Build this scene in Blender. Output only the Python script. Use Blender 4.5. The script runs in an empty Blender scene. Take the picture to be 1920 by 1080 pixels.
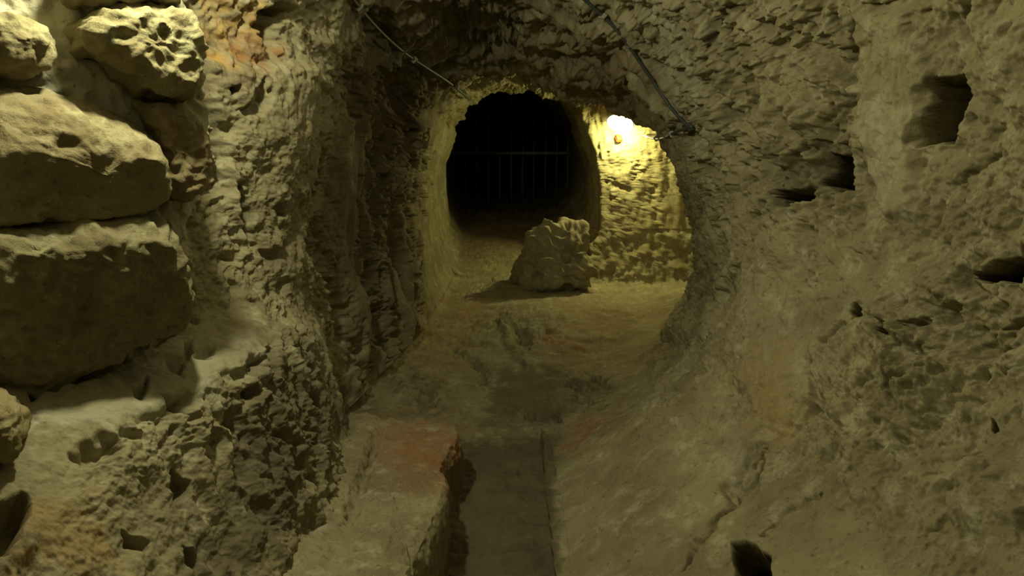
import bpy, math, time
import numpy as np
from mathutils import Vector
T0 = time.time()
C = bpy.context.scene.collection
SC = bpy.context.scene
NA, NL = 2300, 1500            # rings of the passage: points round, steps along

# ------------------------------------------------------------------ camera
F = 1494.0
PITCH = math.radians(9.0)
cp, sp = math.cos(PITCH), math.sin(PITCH)
cam_d = bpy.data.cameras.new('camera'); cam_d.sensor_width = 36; cam_d.lens = F / 1920 * 36
cam_d.clip_start = 0.02
cam = bpy.data.objects.new('camera', cam_d); C.objects.link(cam)
cam.rotation_euler = (math.pi / 2 - PITCH, 0, 0)
SC.camera = cam

def P(px, py, Y):
    a = (px - 960) / F; b = -(py - 540) / F
    d = np.array([a, cp + b * sp, -sp + b * cp])
    return d * (Y / d[1])

def proj(v):
    f = v[..., 1] * cp - v[..., 2] * sp
    u = v[..., 1] * sp + v[..., 2] * cp
    f = np.maximum(f, 1e-3)
    return 960 + F * v[..., 0] / f, 540 - F * u / f, f

# ------------------------------------------------------------------ noise
rng = np.random.RandomState(7)
_perm = rng.permutation(256).astype(np.int32); _perm = np.concatenate([_perm, _perm, _perm])
_g = rng.normal(size=(256, 3)).astype(np.float32); _g /= np.linalg.norm(_g, axis=1)[:, None]

def _perlin(x, y, z):
    xi = np.floor(x).astype(np.int32); yi = np.floor(y).astype(np.int32); zi = np.floor(z).astype(np.int32)
    xf = (x - xi).astype(np.float32); yf = (y - yi).astype(np.float32); zf = (z - zi).astype(np.float32)
    u = xf * xf * xf * (xf * (xf * 6 - 15) + 10); v = yf * yf * yf * (yf * (yf * 6 - 15) + 10); w = zf * zf * zf * (zf * (zf * 6 - 15) + 10)
    xi &= 255; yi &= 255; zi &= 255
    out = 0
    for i in (0, 1):
        wi = u if i else 1 - u
        pi = _perm[xi + i]
        for j in (0, 1):
            wj = v if j else 1 - v
            pj = _perm[pi + yi + j]
            for k in (0, 1):
                wk = w if k else 1 - w
                g = _g[_perm[pj + zi + k]]
                out = out + wi * wj * wk * (g[..., 0] * (xf - i) + g[..., 1] * (yf - j) + g[..., 2] * (zf - k))
    return out * 1.6

def noise(p, s, off=0.0):
    """perlin, s = wavelength in metres (scalar or per-axis)"""
    s = np.broadcast_to(np.asarray(s, dtype=np.float32), (3,))
    sh = p.shape[:-1]; q = p.reshape(-1, 3)
    out = np.empty(len(q), np.float32)
    for a in range(0, len(q), 200000):
        b = q[a:a + 200000]
        out[a:a + 200000] = _perlin(b[:, 0] / s[0] + off + 37.1, b[:, 1] / s[1] + off * 1.7 + 11.3, b[:, 2] / s[2] - off + 71.9)
    return out.reshape(sh)

def fbm(p, s, n=4, off=0.0, gain=0.5):
    s = np.asarray(s, dtype=np.float32); o = 0; a = 1.0
    for i in range(n):
        o = o + a * noise(p, s / (2 ** i) , off + i * 5.3); a *= gain
    return o

def sst(a, b, x):
    t = np.clip((x - a) / (b - a), 0, 1); return t * t * (3 - 2 * t)

def sdf_poly(px, py, poly):
    """signed distance, positive inside"""
    poly = np.asarray(poly, float); n = len(poly)
    d = np.full(px.shape, 1e18); ins = np.zeros(px.shape, bool)
    for i in range(n):
        ax, ay = poly[i]; bx, by = poly[(i + 1) % n]
        ex, ey = bx - ax, by - ay
        t = np.clip(((px - ax) * ex + (py - ay) * ey) / (ex * ex + ey * ey + 1e-12), 0, 1)
        d = np.minimum(d, (px - ax - t * ex) ** 2 + (py - ay - t * ey) ** 2)
        c = ((ay > py) != (by > py)) & (px < (bx - ax) * (py - ay) / (by - ay + 1e-12) + ax)
        ins ^= c
    d = np.sqrt(d)
    return np.where(ins, d, -d)

def dist_line(px, py, pts):
    d = np.full(px.shape, 1e18); tt = np.zeros(px.shape); n = len(pts) - 1
    for i in range(n):
        ax, ay = pts[i]; bx, by = pts[i + 1]
        ex, ey = bx - ax, by - ay
        t = np.clip(((px - ax) * ex + (py - ay) * ey) / (ex * ex + ey * ey + 1e-12), 0, 1)
        dd = (px - ax - t * ex) ** 2 + (py - ay - t * ey) ** 2
        m = dd < d
        tt = np.where(m, (i + t) / n, tt); d = np.where(m, dd, d)
    return np.sqrt(d), tt

# ------------------------------------------------------------------ sections of the passage
def pxs(Y, pts):
    return [(P(a, b, Y)[0], P(a, b, Y)[2]) for a, b in pts]

near0 = [(-1.6, -.7), (-1.7, 0), (-1.65, .6), (-1.3, 1.2), (-.7, 1.7), (0, 1.8), (.7, 1.65), (1.3, 1.2), (1.6, .6), (1.65, 0), (1.5, -.6), (1.15, -1.15), (.6, -1.45), (.17, -1.66), (-.3, -1.66), (-.75, -1.45), (-.95, -1.3), (-1.2, -.95)]
SECT = [
 (-2.5, near0), (-0.5, near0), (1.0, near0),
 (1.7, [(-1.54, -.66), (-1.62, 0), (-1.62, .6), (-1.25, 1.2), (-.7, 1.6), (0, 1.7), (.7, 1.55), (1.2, 1.15), (1.52, .6), (1.55, 0), (1.42, -.6), (1.08, -1.1), (.6, -1.42), (.17, -1.66), (-.3, -1.66), (-.75, -1.45), (-.86, -1.25), (-1.12, -.85)]),
 (2.3, [(-1.44, -.56), (-1.5, 0), (-1.48, .55), (-1.15, 1.1), (-.65, 1.5), (0, 1.6), (.7, 1.42), (1.15, 1.05), (1.44, .5), (1.48, 0), (1.36, -.6), (1.02, -1.08), (.56, -1.38), (.17, -1.66), (-.3, -1.66), (-.72, -1.42), (-.80, -1.2), (-1.02, -.68)]),
 (2.9, [(-1.18, -.55), (-1.23, 0), (-1.23, .5), (-1.08, 1.0), (-.6, 1.36), (0, 1.42), (.65, 1.28), (1.06, .94), (1.34, .45), (1.36, 0), (1.25, -.55), (.96, -1.0), (.52, -1.34), (.17, -1.65), (-.3, -1.65), (-.70, -1.4), (-.76, -1.15), (-.90, -.66)]),
 (3.6, [(-.96, -.68), (-.93, 0), (-.92, .45), (-.88, .82), (-.58, 1.15), (0, 1.2), (.55, 1.1), (.92, .8), (1.14, .42), (1.18, 0), (1.12, -.5), (.92, -.95), (.52, -1.32), (.18, -1.60), (-.27, -1.6), (-.78, -1.38), (-.83, -1.1), (-.92, -.76)]),
 (4.5, pxs(4.5, [(640, 790), (618, 680), (616, 500), (622, 300), (648, 150), (705, 50), (800, -20), (950, -50), (1100, -5), (1200, 85), (1257, 160), (1290, 260), (1332, 400), (1350, 540), (1290, 660), (1180, 760), (1065, 800), (1040, 822), (885, 822), (855, 800)])),
 (5.4, pxs(5.4, [(722, 702), (690, 600), (670, 470), (670, 320), (700, 200), (770, 110), (850, 70), (960, 62), (1075, 100), (1170, 165), (1232, 230), (1272, 300), (1318, 420), (1325, 520), (1270, 625), (1200, 690), (1100, 715), (1000, 722), (860, 712)])),
 (6.2, pxs(6.2, [(778, 640), (750, 560), (735, 430), (737, 310), (765, 220), (820, 160), (890, 130), (970, 130), (1070, 165), (1160, 195), (1235, 245), (1285, 330), (1310, 430), (1306, 500), (1282, 565), (1240, 625), (1150, 652), (1000, 655), (850, 650)])),
 (6.7, pxs(6.7, [(800, 612), (778, 530), (765, 430), (765, 310), (790, 220), (840, 172), (900, 148), (970, 148), (1075, 182), (1160, 206), (1248, 252), (1300, 330), (1330, 430), (1325, 500), (1300, 565), (1240, 596), (1150, 610), (1000, 612), (870, 615)])),
 (7.2, pxs(7.2, [(818, 585), (796, 520), (786, 430), (786, 310), (808, 225), (850, 175), (900, 150), (970, 140), (1075, 165), (1165, 185), (1262, 225), (1320, 320), (1340, 430), (1335, 500), (1310, 552), (1240, 568), (1150, 575), (1000, 575), (890, 582)])),
 (8.0, pxs(8.0, [(840, 548), (818, 500), (806, 420), (806, 310), (826, 235), (862, 190), (905, 165), (965, 152), (1060, 160), (1160, 180), (1262, 215), (1315, 300), (1335, 410), (1325, 490), (1300, 535), (1240, 545), (1150, 545), (1000, 540), (900, 545)])),
 (8.60, pxs(8.60, [(850, 525), (826, 480), (814, 410), (814, 310), (834, 238), (868, 196), (908, 172), (965, 158), (1060, 172), (1150, 190), (1245, 225), (1305, 320), (1322, 410), (1312, 490), (1290, 524), (1230, 530), (1150, 530), (1000, 522), (900, 522)])),
 (8.74, pxs(8.74, [(855, 516), (832, 470), (822, 405), (820, 310), (840, 238), (872, 200), (912, 175), (965, 164), (1036, 180), (1084, 208), (1108, 260), (1120, 310), (1128, 370), (1126, 430), (1112, 485), (1086, 508), (1050, 512), (1000, 512), (900, 514)])),
 (9.1, pxs(9.1, [(862, 496), (838, 450), (832, 395), (831, 310), (848, 240), (876, 203), (915, 178), (965, 168), (1030, 180), (1080, 207), (1105, 260), (1117, 310), (1124, 370), (1122, 420), (1104, 470), (1080, 490), (1040, 494), (980, 494), (900, 495)])),
 (9.6, pxs(9.6, [(862, 475), (838, 440), (826, 395), (825, 310), (842, 240), (872, 195), (915, 168), (965, 156), (1030, 172), (1075, 202), (1100, 255), (1112, 310), (1116, 365), (1108, 410), (1090, 440), (1060, 455), (1030, 462), (980, 466), (900, 472)])),
 (12.0, pxs(12.0, [(868, 388), (845, 365), (838, 340), (838, 290), (852, 230), (880, 190), (915, 168), (960, 160), (1010, 172), (1045, 198), (1068, 240), (1080, 290), (1078, 335), (1062, 365), (1040, 384), (1010, 390), (980, 392), (930, 392), (890, 392)])),
 (15.0, pxs(15.0, [(880, 360), (862, 345), (855, 320), (855, 290), (868, 235), (890, 205), (920, 190), (960, 184), (1000, 192), (1030, 215), (1048, 250), (1056, 290), (1054, 330), (1040, 350), (1020, 360), (1000, 362), (970, 364), (930, 364), (900, 362)])),
 (20.0, pxs(20.0, [(900, 340), (890, 330), (885, 310), (885, 290), (895, 255), (910, 235), (930, 225), (960, 222), (990, 228), (1010, 240), (1020, 260), (1025, 290), (1024, 320), (1015, 332), (1000, 340), (985, 342), (970, 342), (930, 342), (915, 342)])),
]
KY = np.array([s[0] for s in SECT])
NT = 1440
TH = np.arange(NT) / NT * 2 * math.pi
CX, CZ = [], []
RT = np.zeros((len(SECT), NT))
for i, (Y, pts) in enumerate(SECT):
    pts = np.array(pts); cx = (pts[:, 0].min() + pts[:, 0].max()) / 2 * 0.6; cz = (pts[:, 1].min() + pts[:, 1].max()) / 2
    if Y < 5: cx = 0.05; cz = -.35
    CX.append(cx); CZ.append(cz)
CX = np.array(CX); CZ = np.array(CZ)
for i, (Y, pts) in enumerate(SECT):
    pts = np.array(pts); cx, cz = CX[i], CZ[i]
    best = np.zeros(NT); n = len(pts)
    for j in range(n):
        a = pts[j] - (cx, cz); b = pts[(j + 1) % n] - (cx, cz); e = b - a
        dx, dz = np.cos(TH), np.sin(TH)
        det = dx * (-e[1]) + dz * e[0]
        det = np.where(abs(det) < 1e-9, 1e-9, det)
        t = (a[0] * (-e[1]) + a[1] * e[0]) / det
        s = (dx * a[1] - dz * a[0]) / det
        ok = (t > 0) & (s >= -1e-6) & (s <= 1 + 1e-6)
        best = np.where(ok & (t > best), t, best)
    k = np.exp(-0.5 * (np.arange(-40, 41) / 6.0) ** 2); k /= k.sum()
    RT[i] = np.convolve(np.concatenate([best[-40:], best, best[:40]]), k, 'valid')

def pchip(xk, yk, x):
    """monotone cubic along axis 0"""
    h = np.diff(xk); dl = np.diff(yk, axis=0) / h.reshape(-1, *([1] * (yk.ndim - 1)))
    d = np.zeros_like(yk)
    hh = h.reshape(-1, *([1] * (yk.ndim - 1)))
    w1 = 2 * hh[1:] + hh[:-1]; w2 = hh[1:] + 2 * hh[:-1]
    same = dl[:-1] * dl[1:] > 0
    with np.errstate(divide='ignore', invalid='ignore'):
        m = (w1 + w2) / (w1 / dl[:-1] + w2 / dl[1:])
    d[1:-1] = np.where(same, m, 0); d[0] = dl[0]; d[-1] = dl[-1]
    i = np.clip(np.searchsorted(xk, x) - 1, 0, len(xk) - 2)
    sh = (-1,) + (1,) * (yk.ndim - 1)
    t = ((x - xk[i]) / h[i]).reshape(sh); H = h[i].reshape(sh)
    return ((1 + 2 * t) * (1 - t) ** 2) * yk[i] + t * (1 - t) ** 2 * H * d[i] + t * t * (3 - 2 * t) * yk[i + 1] + t * t * (t - 1) * H * d[i + 1]

# dense table, then Y stations spaced evenly over what an eye in the passage sees
YD = np.linspace(-2.4, 19.9, 4000)
cxd = pchip(KY, CX, YD); czd = pchip(KY, CZ, YD)
RD = pchip(KY, RT[:, ::8], YD)
XD = cxd[:, None] + RD * np.cos(TH[::8]); ZD = czd[:, None] + RD * np.sin(TH[::8])
pt = np.stack([XD, np.repeat(YD[:, None], XD.shape[1], 1), ZD], -1)
dist = np.linalg.norm(pt, axis=-1)
seg = np.linalg.norm(np.diff(pt, axis=0), axis=-1)
px_, py_, f_ = proj(pt)
ang = np.hypot(np.diff(px_, axis=0), np.diff(py_, axis=0))
front = (YD[1:, None] > 1.2)
w = np.where(front, ang, 60 * seg)
w = np.percentile(w, 70, axis=1) * 0.6 + w.mean(axis=1) * 0.6
w[YD[1:] > 11] *= 0.5
cum = np.concatenate([[0], np.cumsum(w)])
YS = np.interp(np.linspace(0, cum[-1], NL), cum, YD)
# angles: even spacing on the circumference seen
th_f = np.linspace(0, 2 * math.pi, NA, endpoint=False)
# periodic table lookup over theta
RS = pchip(KY, RT, YS)
ti = th_f / (2 * math.pi) * NT; i0 = np.floor(ti).astype(int) % NT; fr = ti - np.floor(ti)
RS = RS[:, i0] * (1 - fr) + RS[:, (i0 + 1) % NT] * fr
CXS = pchip(KY, CX, YS); CZS = pchip(KY, CZ, YS)
V = np.stack([CXS[:, None] + RS * np.cos(th_f), np.repeat(YS[:, None], NA, 1), CZS[:, None] + RS * np.sin(th_f)], -1).astype(np.float32)

def grid_normals(V, wrap=True):
    if wrap:
        dt = np.roll(V, -1, 1) - np.roll(V, 1, 1)
    else:
        dt = np.gradient(V, axis=1)
    dy = np.gradient(V, axis=0)
    n = np.cross(dt, dy); n /= np.linalg.norm(n, axis=-1)[..., None] + 1e-12
    return n
NRM = grid_normals(V)
cvec = np.stack([V[..., 0] - CXS[:, None], 0 * V[..., 0], V[..., 2] - CZS[:, None]], -1)
if (NRM * cvec).sum() < 0: NRM = -NRM            # outward, into the rock
def boxsm(A, n0, n1):
    for ax, n in ((0, n0), (1, n1)):
        K = np.ones(n) / n
        pad = n // 2
        B = np.concatenate([A.take(range(-pad, 0), axis=ax) if ax == 1 else np.repeat(A[:1], pad, 0), A, A.take(range(pad), axis=ax) if ax == 1 else np.repeat(A[-1:], pad, 0)], ax)
        cs = np.cumsum(np.concatenate([np.zeros_like(B.take([0], axis=ax)), B], ax), axis=ax)
        L = A.shape[ax]
        A = (cs.take(range(n, n + L), axis=ax) - cs.take(range(0, L), axis=ax)) / n
    return A
NRM = boxsm(NRM.astype(np.float64), 21, 31); NRM /= np.linalg.norm(NRM, axis=-1)[..., None]
PX, PY, PF = proj(V)
print('base', time.time() - T0)

# zones (by where they are in the passage)
ang_up = np.arctan2(cvec[..., 2], cvec[..., 0])           # -pi..pi, pi/2 = up
Yv = V[..., 1]; Xv = V[..., 0]; Zv = V[..., 2]
isL = sst(.25, .55, -cvec[..., 0] / np.linalg.norm(cvec, axis=-1)) * sst(-.95, -.75, cvec[..., 2] / np.linalg.norm(cvec, axis=-1))
floorz = sst(-.55, -.8, NRM[..., 2])
ceilz = sst(.35, .7, NRM[..., 2])

# big slow shapes
D = np.zeros(V.shape[:2], np.float32)
wp = V + 0.06 * np.stack([noise(V, .35, 3), noise(V, .35, 9), noise(V, .35, 15)], -1)
calm = 1 - 0.75 * floorz
far = sst(10.5, 12.5, Yv)
big = fbm(wp, .75, 2, 1.0)
mid = fbm(wp, .24, 3, 2.0, .55)
lump = np.abs(noise(wp, .11, 4.0)) + .5 * np.abs(noise(wp, .055, 6.0))
fine = fbm(V, .045, 3, 8.0, .6)
pit = np.clip(noise(wp, (.13, .13, .11), 21.0) - .28, 0, 1) + .6 * np.clip(noise(wp, .06, 22.0) - .34, 0, 1)
rough = sst(-.35, .35, noise(V, .7, 31.0))
crag = sst(.55, .75, Xv) * sst(4.7, 4.4, Yv) * sst(2.75, 3.0, Yv) * sst(-.12, .02, Zv + .08 * noise(V, .3, 33.0))
rough = np.maximum(rough, crag)               # patches rougher / smoother
striZ = sst(4.2, 5.0, Yv) * (1 - ceilz) * (1 - floorz)
leftstri = striZ * sst(0, -.3, Xv)
rightstri = striZ * sst(0, .3, Xv)
sw = V + np.stack([.03 * noise(V, .35, 41), .03 * noise(V, .35, 43), 0 * D], -1)
str1 = 1 - np.abs(noise(sw, (.3, .50, 1.7), 44.0)) * 2
str2 = 1 - np.abs(noise(sw, (.15, .22, 1.2), 45.0)) * 2
str3 = noise(sw, (.10, .13, .60), 46.0)
niche = sst(8.2, 8.5, Yv) * sst(9.3, 9.0, Yv) * sst(.6, .9, Xv)
smoothz = 1 - .55 * sst(6.2, 7.5, Yv) * sst(0, -.3, Xv) - .85 * niche
st_ = 1 - .85 * leftstri - .4 * rightstri
fin2 = fbm(wp, .085, 4, 12.0, .62)
fin3 = np.clip(noise(wp, .034, 27.0) - .30, 0, 1)
fin4 = noise(V, (.06, .08, .28), 47.0)
bench = sst(-.62, -.75, Xv) * sst(-.35, -.5, Zv) * sst(4.3, 3.6, Yv)
face = bench * sst(-1.02, -.86, Xv)
st_ = st_ * (1 - .45 * bench)
D += face * (-.030 * (1 - 2 * np.abs(noise(sw, (.12, .12, .6), 48.0))) + .012 * noise(sw, (.04, .04, .2), 49.0))
D += niche * (.022 * noise(sw, (.07, .3, .30), 52.0) + .016 * noise(sw, (.035, .2, .13), 53.0) + .010 * noise(sw, (.02, .1, .09), 54.0))
fin2k = 1 - .7 * niche
D += crag * (.075 * np.clip(noise(wp, (.10, .10, .12), 55.0) - .12, 0, 1) + .030 * fbm(wp, .07, 3, 57.0, .6))
D += .050 * big * calm * smoothz
D += (.026 + .022 * rough) * mid * (calm * .9 + .1) * st_ * smoothz
D += (.009 + .010 * rough) * fin2 * fin2k * (calm * .8 + .2) * (1 - .8 * leftstri)
D += -.016 * (lump - .35) * rough * calm * st_
D += .0075 * fine * fin2k * (1 - .8 * leftstri) * (.6 + .5 * rough) * (calm * .6 + .4)
D += .055 * fin3 * fin2k * (1 - .8 * leftstri) * (1 - .6 * bench) * (.35 + .65 * rough) * calm
D += .15 * pit * calm * (.25 + .75 * rough) * (1 - .7 * striZ) * (1 - .7 * leftstri)
D += leftstri * smoothz * (-.085 * str1 - .050 * str2 + .022 * str3 + .012 * fin4 + .14 * np.clip(noise(sw, (.3, .30, .55), 59.0) - .22, 0, 1))
D += .0 + rightstri * (1 - .4 * niche) * (-.024 * str1 - .018 * str2 + .010 * str3 + .006 * fin4)
D += ceilz * sst(3.9, 4.6, Yv) * (.055 * (1 - 2 * np.abs(noise(wp, (.7, .16, .2), 51.0))) + .03 * mid)
D *= (1 - .35 * far)
bank = (Xv - .172 - .012 * noise(V, .25, 77))
D -= .065 * sst(-.004, .016, bank) * np.exp(-np.maximum(bank, 0) / .16) * sst(4.75, 4.3, Yv) * floorz * (Yv > 1)
print('noise', time.time() - T0)

# ------------------------------------------------------------------ carved features, each placed where it is seen on its wall
D2 = np.zeros_like(D)
STN = np.zeros(V.shape[:2] + (4,), np.float32)           # masks: red, ochre, pale tone, dark tone
wx = 1.5 * noise(V, .10, 61.0); wy = 1.5 * noise(V, .10, 63.0); wx2 = 1.8 * noise(V, .035, 65.0); wy2 = 1.8 * noise(V, .035, 67.0)
def reg(x0, y0, x1, y1, ymax=30, ymin=1.0, pad=60):
    m = (PX > x0 - pad) & (PX < x1 + pad) & (PY > y0 - pad) & (PY < y1 + pad) & (Yv < ymax) & (Yv > ymin)
    return np.where(m)
def feat(poly, depth, soft, warp=6.0, ymax=30, ymin=1.0, slant=0.0):
    a = np.array(poly, float)
    I = reg(a[:, 0].min(), a[:, 1].min(), a[:, 0].max(), a[:, 1].max(), ymax, ymin)
    if not len(I[0]): return
    s = sdf_poly(PX[I] + warp * (wx[I] + .6 * wx2[I]), PY[I] + warp * (wy[I] + .6 * wy2[I]), poly)
    D[I] += depth * sst(-soft * .3, soft, s)
    if depth > .11 and ymax == 4.6: D2[I] += depth * .95 * sst(-soft * .1, soft * 1.3, s)
def crack(pts, depth, width, warp=5.0, ymax=30, ymin=1.0, taper=True):
    a = np.array(pts, float)
    I = reg(a[:, 0].min(), a[:, 1].min(), a[:, 0].max(), a[:, 1].max(), ymax, ymin)
    if not len(I[0]): return
    d, t = dist_line(PX[I] + warp * (wx[I] + .5 * wx2[I]), PY[I] + warp * (wy[I] + .5 * wy2[I]), pts)
    wd = width * (np.clip(4 * t * (1 - t), 0.15, 1) if taper else 1)
    D[I] += depth * np.exp(-(d / wd) ** 2)
def stain(ch, poly, amt, soft, warp=30, ymax=30, ymin=1.0):
    a = np.array(poly, float)
    I = reg(a[:, 0].min(), a[:, 1].min(), a[:, 0].max(), a[:, 1].max(), ymax, ymin, 120)
    if not len(I[0]): return
    s = sdf_poly(PX[I] + warp * (wx[I] + .6 * wx2[I]), PY[I] + warp * (wy[I] + .6 * wy2[I]), poly)
    STN[I + (np.full(len(I[0]), ch),)] = np.maximum(STN[I + (np.full(len(I[0]), ch),)], amt * sst(-soft, soft, s))
NR = dict(ymax=4.6)
for poly, k_ in (([(1604, 30), (1690, 20), (1740, 150), (1716, 280), (1718, 400), (1690, 425), (1645, 400), (1610, 260)], .75),
                 ([(1050, 830), (1200, 780), (1340, 860), (1290, 960), (1230, 1100), (1040, 1100)], .6), ([(1450, 640), (1520, 600), (1520, 760), (1440, 800), (1400, 720)], .6),
                 ([(1640, 560), (1920, 560), (1920, 700), (1700, 760)], -.5), ([(1500, 600), (1700, 580), (1720, 740), (1540, 740)], -.4),
                 ([(80, 800), (60, 740), (250, 680), (350, 600), (480, 640), (440, 740), (300, 770)], .55)):
    a_ = np.array(poly, float); I = reg(a_[:, 0].min(), a_[:, 1].min(), a_[:, 0].max(), a_[:, 1].max(), 4.6)
    D[I] *= 1 - k_ * sst(-25, 25, sdf_poly(PX[I] + 14 * wx[I], PY[I] + 14 * wy[I], poly))
# --- right wall holes
feat([(1745, 150), (1812, 140), (1808, 205), (1778, 265), (1722, 272), (1732, 205)], .48, 7, 4, **NR)
feat([(1720, 170), (1755, 140), (1760, 260), (1715, 275)], .05, 16, 8, **NR)
feat([(1530, 293), (1597, 290), (1599, 356), (1560, 362), (1522, 342)], .42, 7, 5, **NR)
feat([(1440, 345), (1500, 352), (1508, 375), (1462, 392), (1444, 375)], .30, 7, 5, **NR)
feat([(1390, 315), (1470, 290), (1540, 270), (1600, 285), (1600, 360), (1520, 370), (1440, 385)], .06, 18, 14, **NR)
feat([(1828, 517), (1880, 492), (1925, 455), (1930, 528), (1855, 532)], .40, 7, 5, **NR)
feat([(1372, 1022), (1398, 1012), (1446, 1047), (1442, 1085), (1380, 1082)], .34, 6, 4, **NR)
feat([(1612, 590), (1628, 572), (1640, 594), (1626, 614)], .16, 6, 3, **NR)
feat([(1678, 615), (1696, 612), (1696, 635), (1682, 636)], .12, 5, 3, **NR)
feat([(1850, 795), (1868, 785), (1872, 808), (1856, 812)], .13, 5, 3, **NR)
feat([(1800, 832), (1822, 820), (1812, 838), (1780, 850)], .05, 6, 3, **NR)
feat([(1310, 20), (1362, 20), (1365, 70), (1345, 108), (1315, 90)], .07, 22, 14, **NR)
feat([(1395, 120), (1428, 112), (1436, 150), (1405, 168)], .06, 14, 8, **NR)
feat([(1340, 190), (1372, 190), (1385, 235), (1352, 250)], .06, 14, 10, **NR)
feat([(1480, 140), (1525, 135), (1520, 165), (1490, 165)], .04, 14, 8, **NR)
feat([(1450, 200), (1480, 195), (1475, 240), (1450, 245)], .045, 12, 8, **NR)
feat([(1495, 235), (1560, 225), (1570, 260), (1500, 280)], .045, 14, 12, **NR)
feat([(1615, 15), (1665, 12), (1650, 28), (1620, 30)], .05, 8, 5, **NR)
feat([(1470, 430), (1515, 425), (1525, 520), (1480, 530)], .03, 20, 12, **NR)
feat([(1265, 215), (1300, 235), (1310, 262), (1270, 262), (1245, 250)], .05, 9, 6, ymax=7, ymin=4)
feat([(1890, 960), (1930, 940), (1930, 1010), (1900, 1010)], .05, 16, 8, **NR)
# band left of the smooth column, step edge
feat([(1600, 30), (1700, 10), (1760, 160), (1720, 280), (1720, 400), (1690, 420), (1640, 395), (1605, 250)], -.035, 14, 8, **NR)
crack([(1602, 30), (1594, 120), (1588, 232)], .07, 8, 4, **NR)
crack([(1695, 120), (1700, 180), (1692, 240)], .012, 5, 3, **NR)
for x0, y0, y1 in ((1640, 60, 300), (1662, 80, 330), (1680, 50, 380), (1655, 300, 400), (1710, 100, 250)):
    crack([(x0, y0), (x0 + 5, (y0 + y1) / 2), (x0, y1)], .010, 5, 8, **NR)
crack([(1790, 345), (1830, 320), (1850, 295), (1885, 275)], .035, 7, 5, **NR)
crack([(1752, 370), (1755, 400), (1750, 430)], .03, 6, 4, **NR)
crack([(1560, 400), (1580, 450), (1610, 492)], .025, 7, 6, **NR)
crack([(1516, 712), (1545, 770), (1580, 808)], .03, 6, 3, **NR)
crack([(1528, 700), (1560, 760), (1600, 820)], -.02, 8, 3, **NR)
crack([(1540, 640), (1575, 628), (1612, 620)], .03, 8, 6, **NR)
crack([(1630, 730), (1640, 690), (1652, 640)], .03, 7, 6, **NR)
crack([(1700, 735), (1730, 720), (1748, 690)], .045, 8, 5, **NR)
crack([(1730, 780), (1780, 765), (1850, 755)], .025, 7, 8, **NR)
crack([(1720, 605), (1735, 612), (1750, 595)], .04, 7, 4, **NR)
crack([(1880, 620), (1905, 612), (1930, 600)], .05, 9, 5, **NR)
crack([(1870, 670), (1895, 665), (1905, 655)], .03, 6, 5, **NR)
crack([(1340, 985), (1375, 920), (1445, 848)], .045, 12, 14, **NR)
crack([(1290, 1070), (1310, 1010), (1345, 960)], .035, 10, 12, **NR)
crack([(1425, 1000), (1480, 960), (1545, 925)], .025, 9, 10, **NR)
crack([(1380, 900), (1400, 860), (1440, 840)], .03, 8, 10, **NR)
crack([(1725, 1000), (1760, 930), (1800, 880)], .02, 8, 12, **NR)
crack([(1780, 760), (1850, 700), (1925, 690)], .02, 8, 12, **NR)
# recess low on the right wall of the tunnel, and shelf lip
feat([(1225, 650), (1262, 612), (1268, 655), (1240, 680)], .06, 12, 6, ymax=6.5)
feat([(1065, 718), (1120, 702), (1140, 720), (1100, 760), (1085, 755)], .05, 12, 8, ymax=7)
# --- left wall (beyond the masonry)
crack([(326, 0), (352, 60), (382, 120), (390, 165), (412, 235), (432, 300)], .16, 9, 4, ymax=5, taper=False)
crack([(462, 328), (475, 380), (486, 430), (496, 478)], .15, 8, 4, ymax=5)
crack([(400, 240), (448, 330), (478, 470)], -.03, 9, 5, ymax=5)
feat([(496, 20), (545, 0), (560, 20), (540, 70), (520, 95), (498, 60)], .14, 12, 6, ymax=5)
feat([(432, 160), (456, 158), (455, 172), (436, 176)], .09, 6, 3, ymax=5)
feat([(480, 165), (506, 145), (520, 180), (500, 215), (470, 225), (455, 205), (478, 190)], .05, 10, 6, ymax=5)
feat([(385, 340), (432, 330), (436, 372), (395, 365)], .045, 12, 8, ymax=5)
feat([(530, 385), (552, 375), (560, 405), (540, 415)], .05, 9, 5, ymax=5)
feat([(330, 0), (420, 0), (560, 0), (640, 0), (600, 120), (540, 140), (440, 120), (392, 110)], .05, 24, 10, ymax=5)
# deep folds in the left wall of the tunnel
for pts, d, w_ in (([(745, 190), (752, 250), (742, 320)], .12, 16), ([(778, 240), (790, 300), (786, 400)], .10, 12),
                   ([(700, 120), (705, 200), (690, 300), (688, 420), (690, 520)], .10, 14), ([(712, 560), (716, 620), (712, 690)], .11, 12),
                   ([(640, 110), (655, 180), (650, 250)], .10, 16), ([(735, 300), (728, 420), (735, 520)], .05, 10), ([(765, 420), (768, 520), (770, 600)], .05, 8),
                   ([(610, 300), (600, 450), (612, 560), (640, 680), (680, 740)], .06, 12), ([(655, 330), (660, 480), (672, 600), (690, 700)], .06, 9)):
    crack(pts, d, w_, 10, ymax=9, ymin=3.8)
for pts, d, w_ in (([(765, 200), (768, 300), (755, 420)], -.06, 9), ([(722, 200), (718, 330), (712, 420)], -.05, 9), ([(670, 320), (672, 470), (690, 600)], -.04, 8)):
    crack(pts, d, w_, 8, ymax=9, ymin=3.8)
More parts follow.
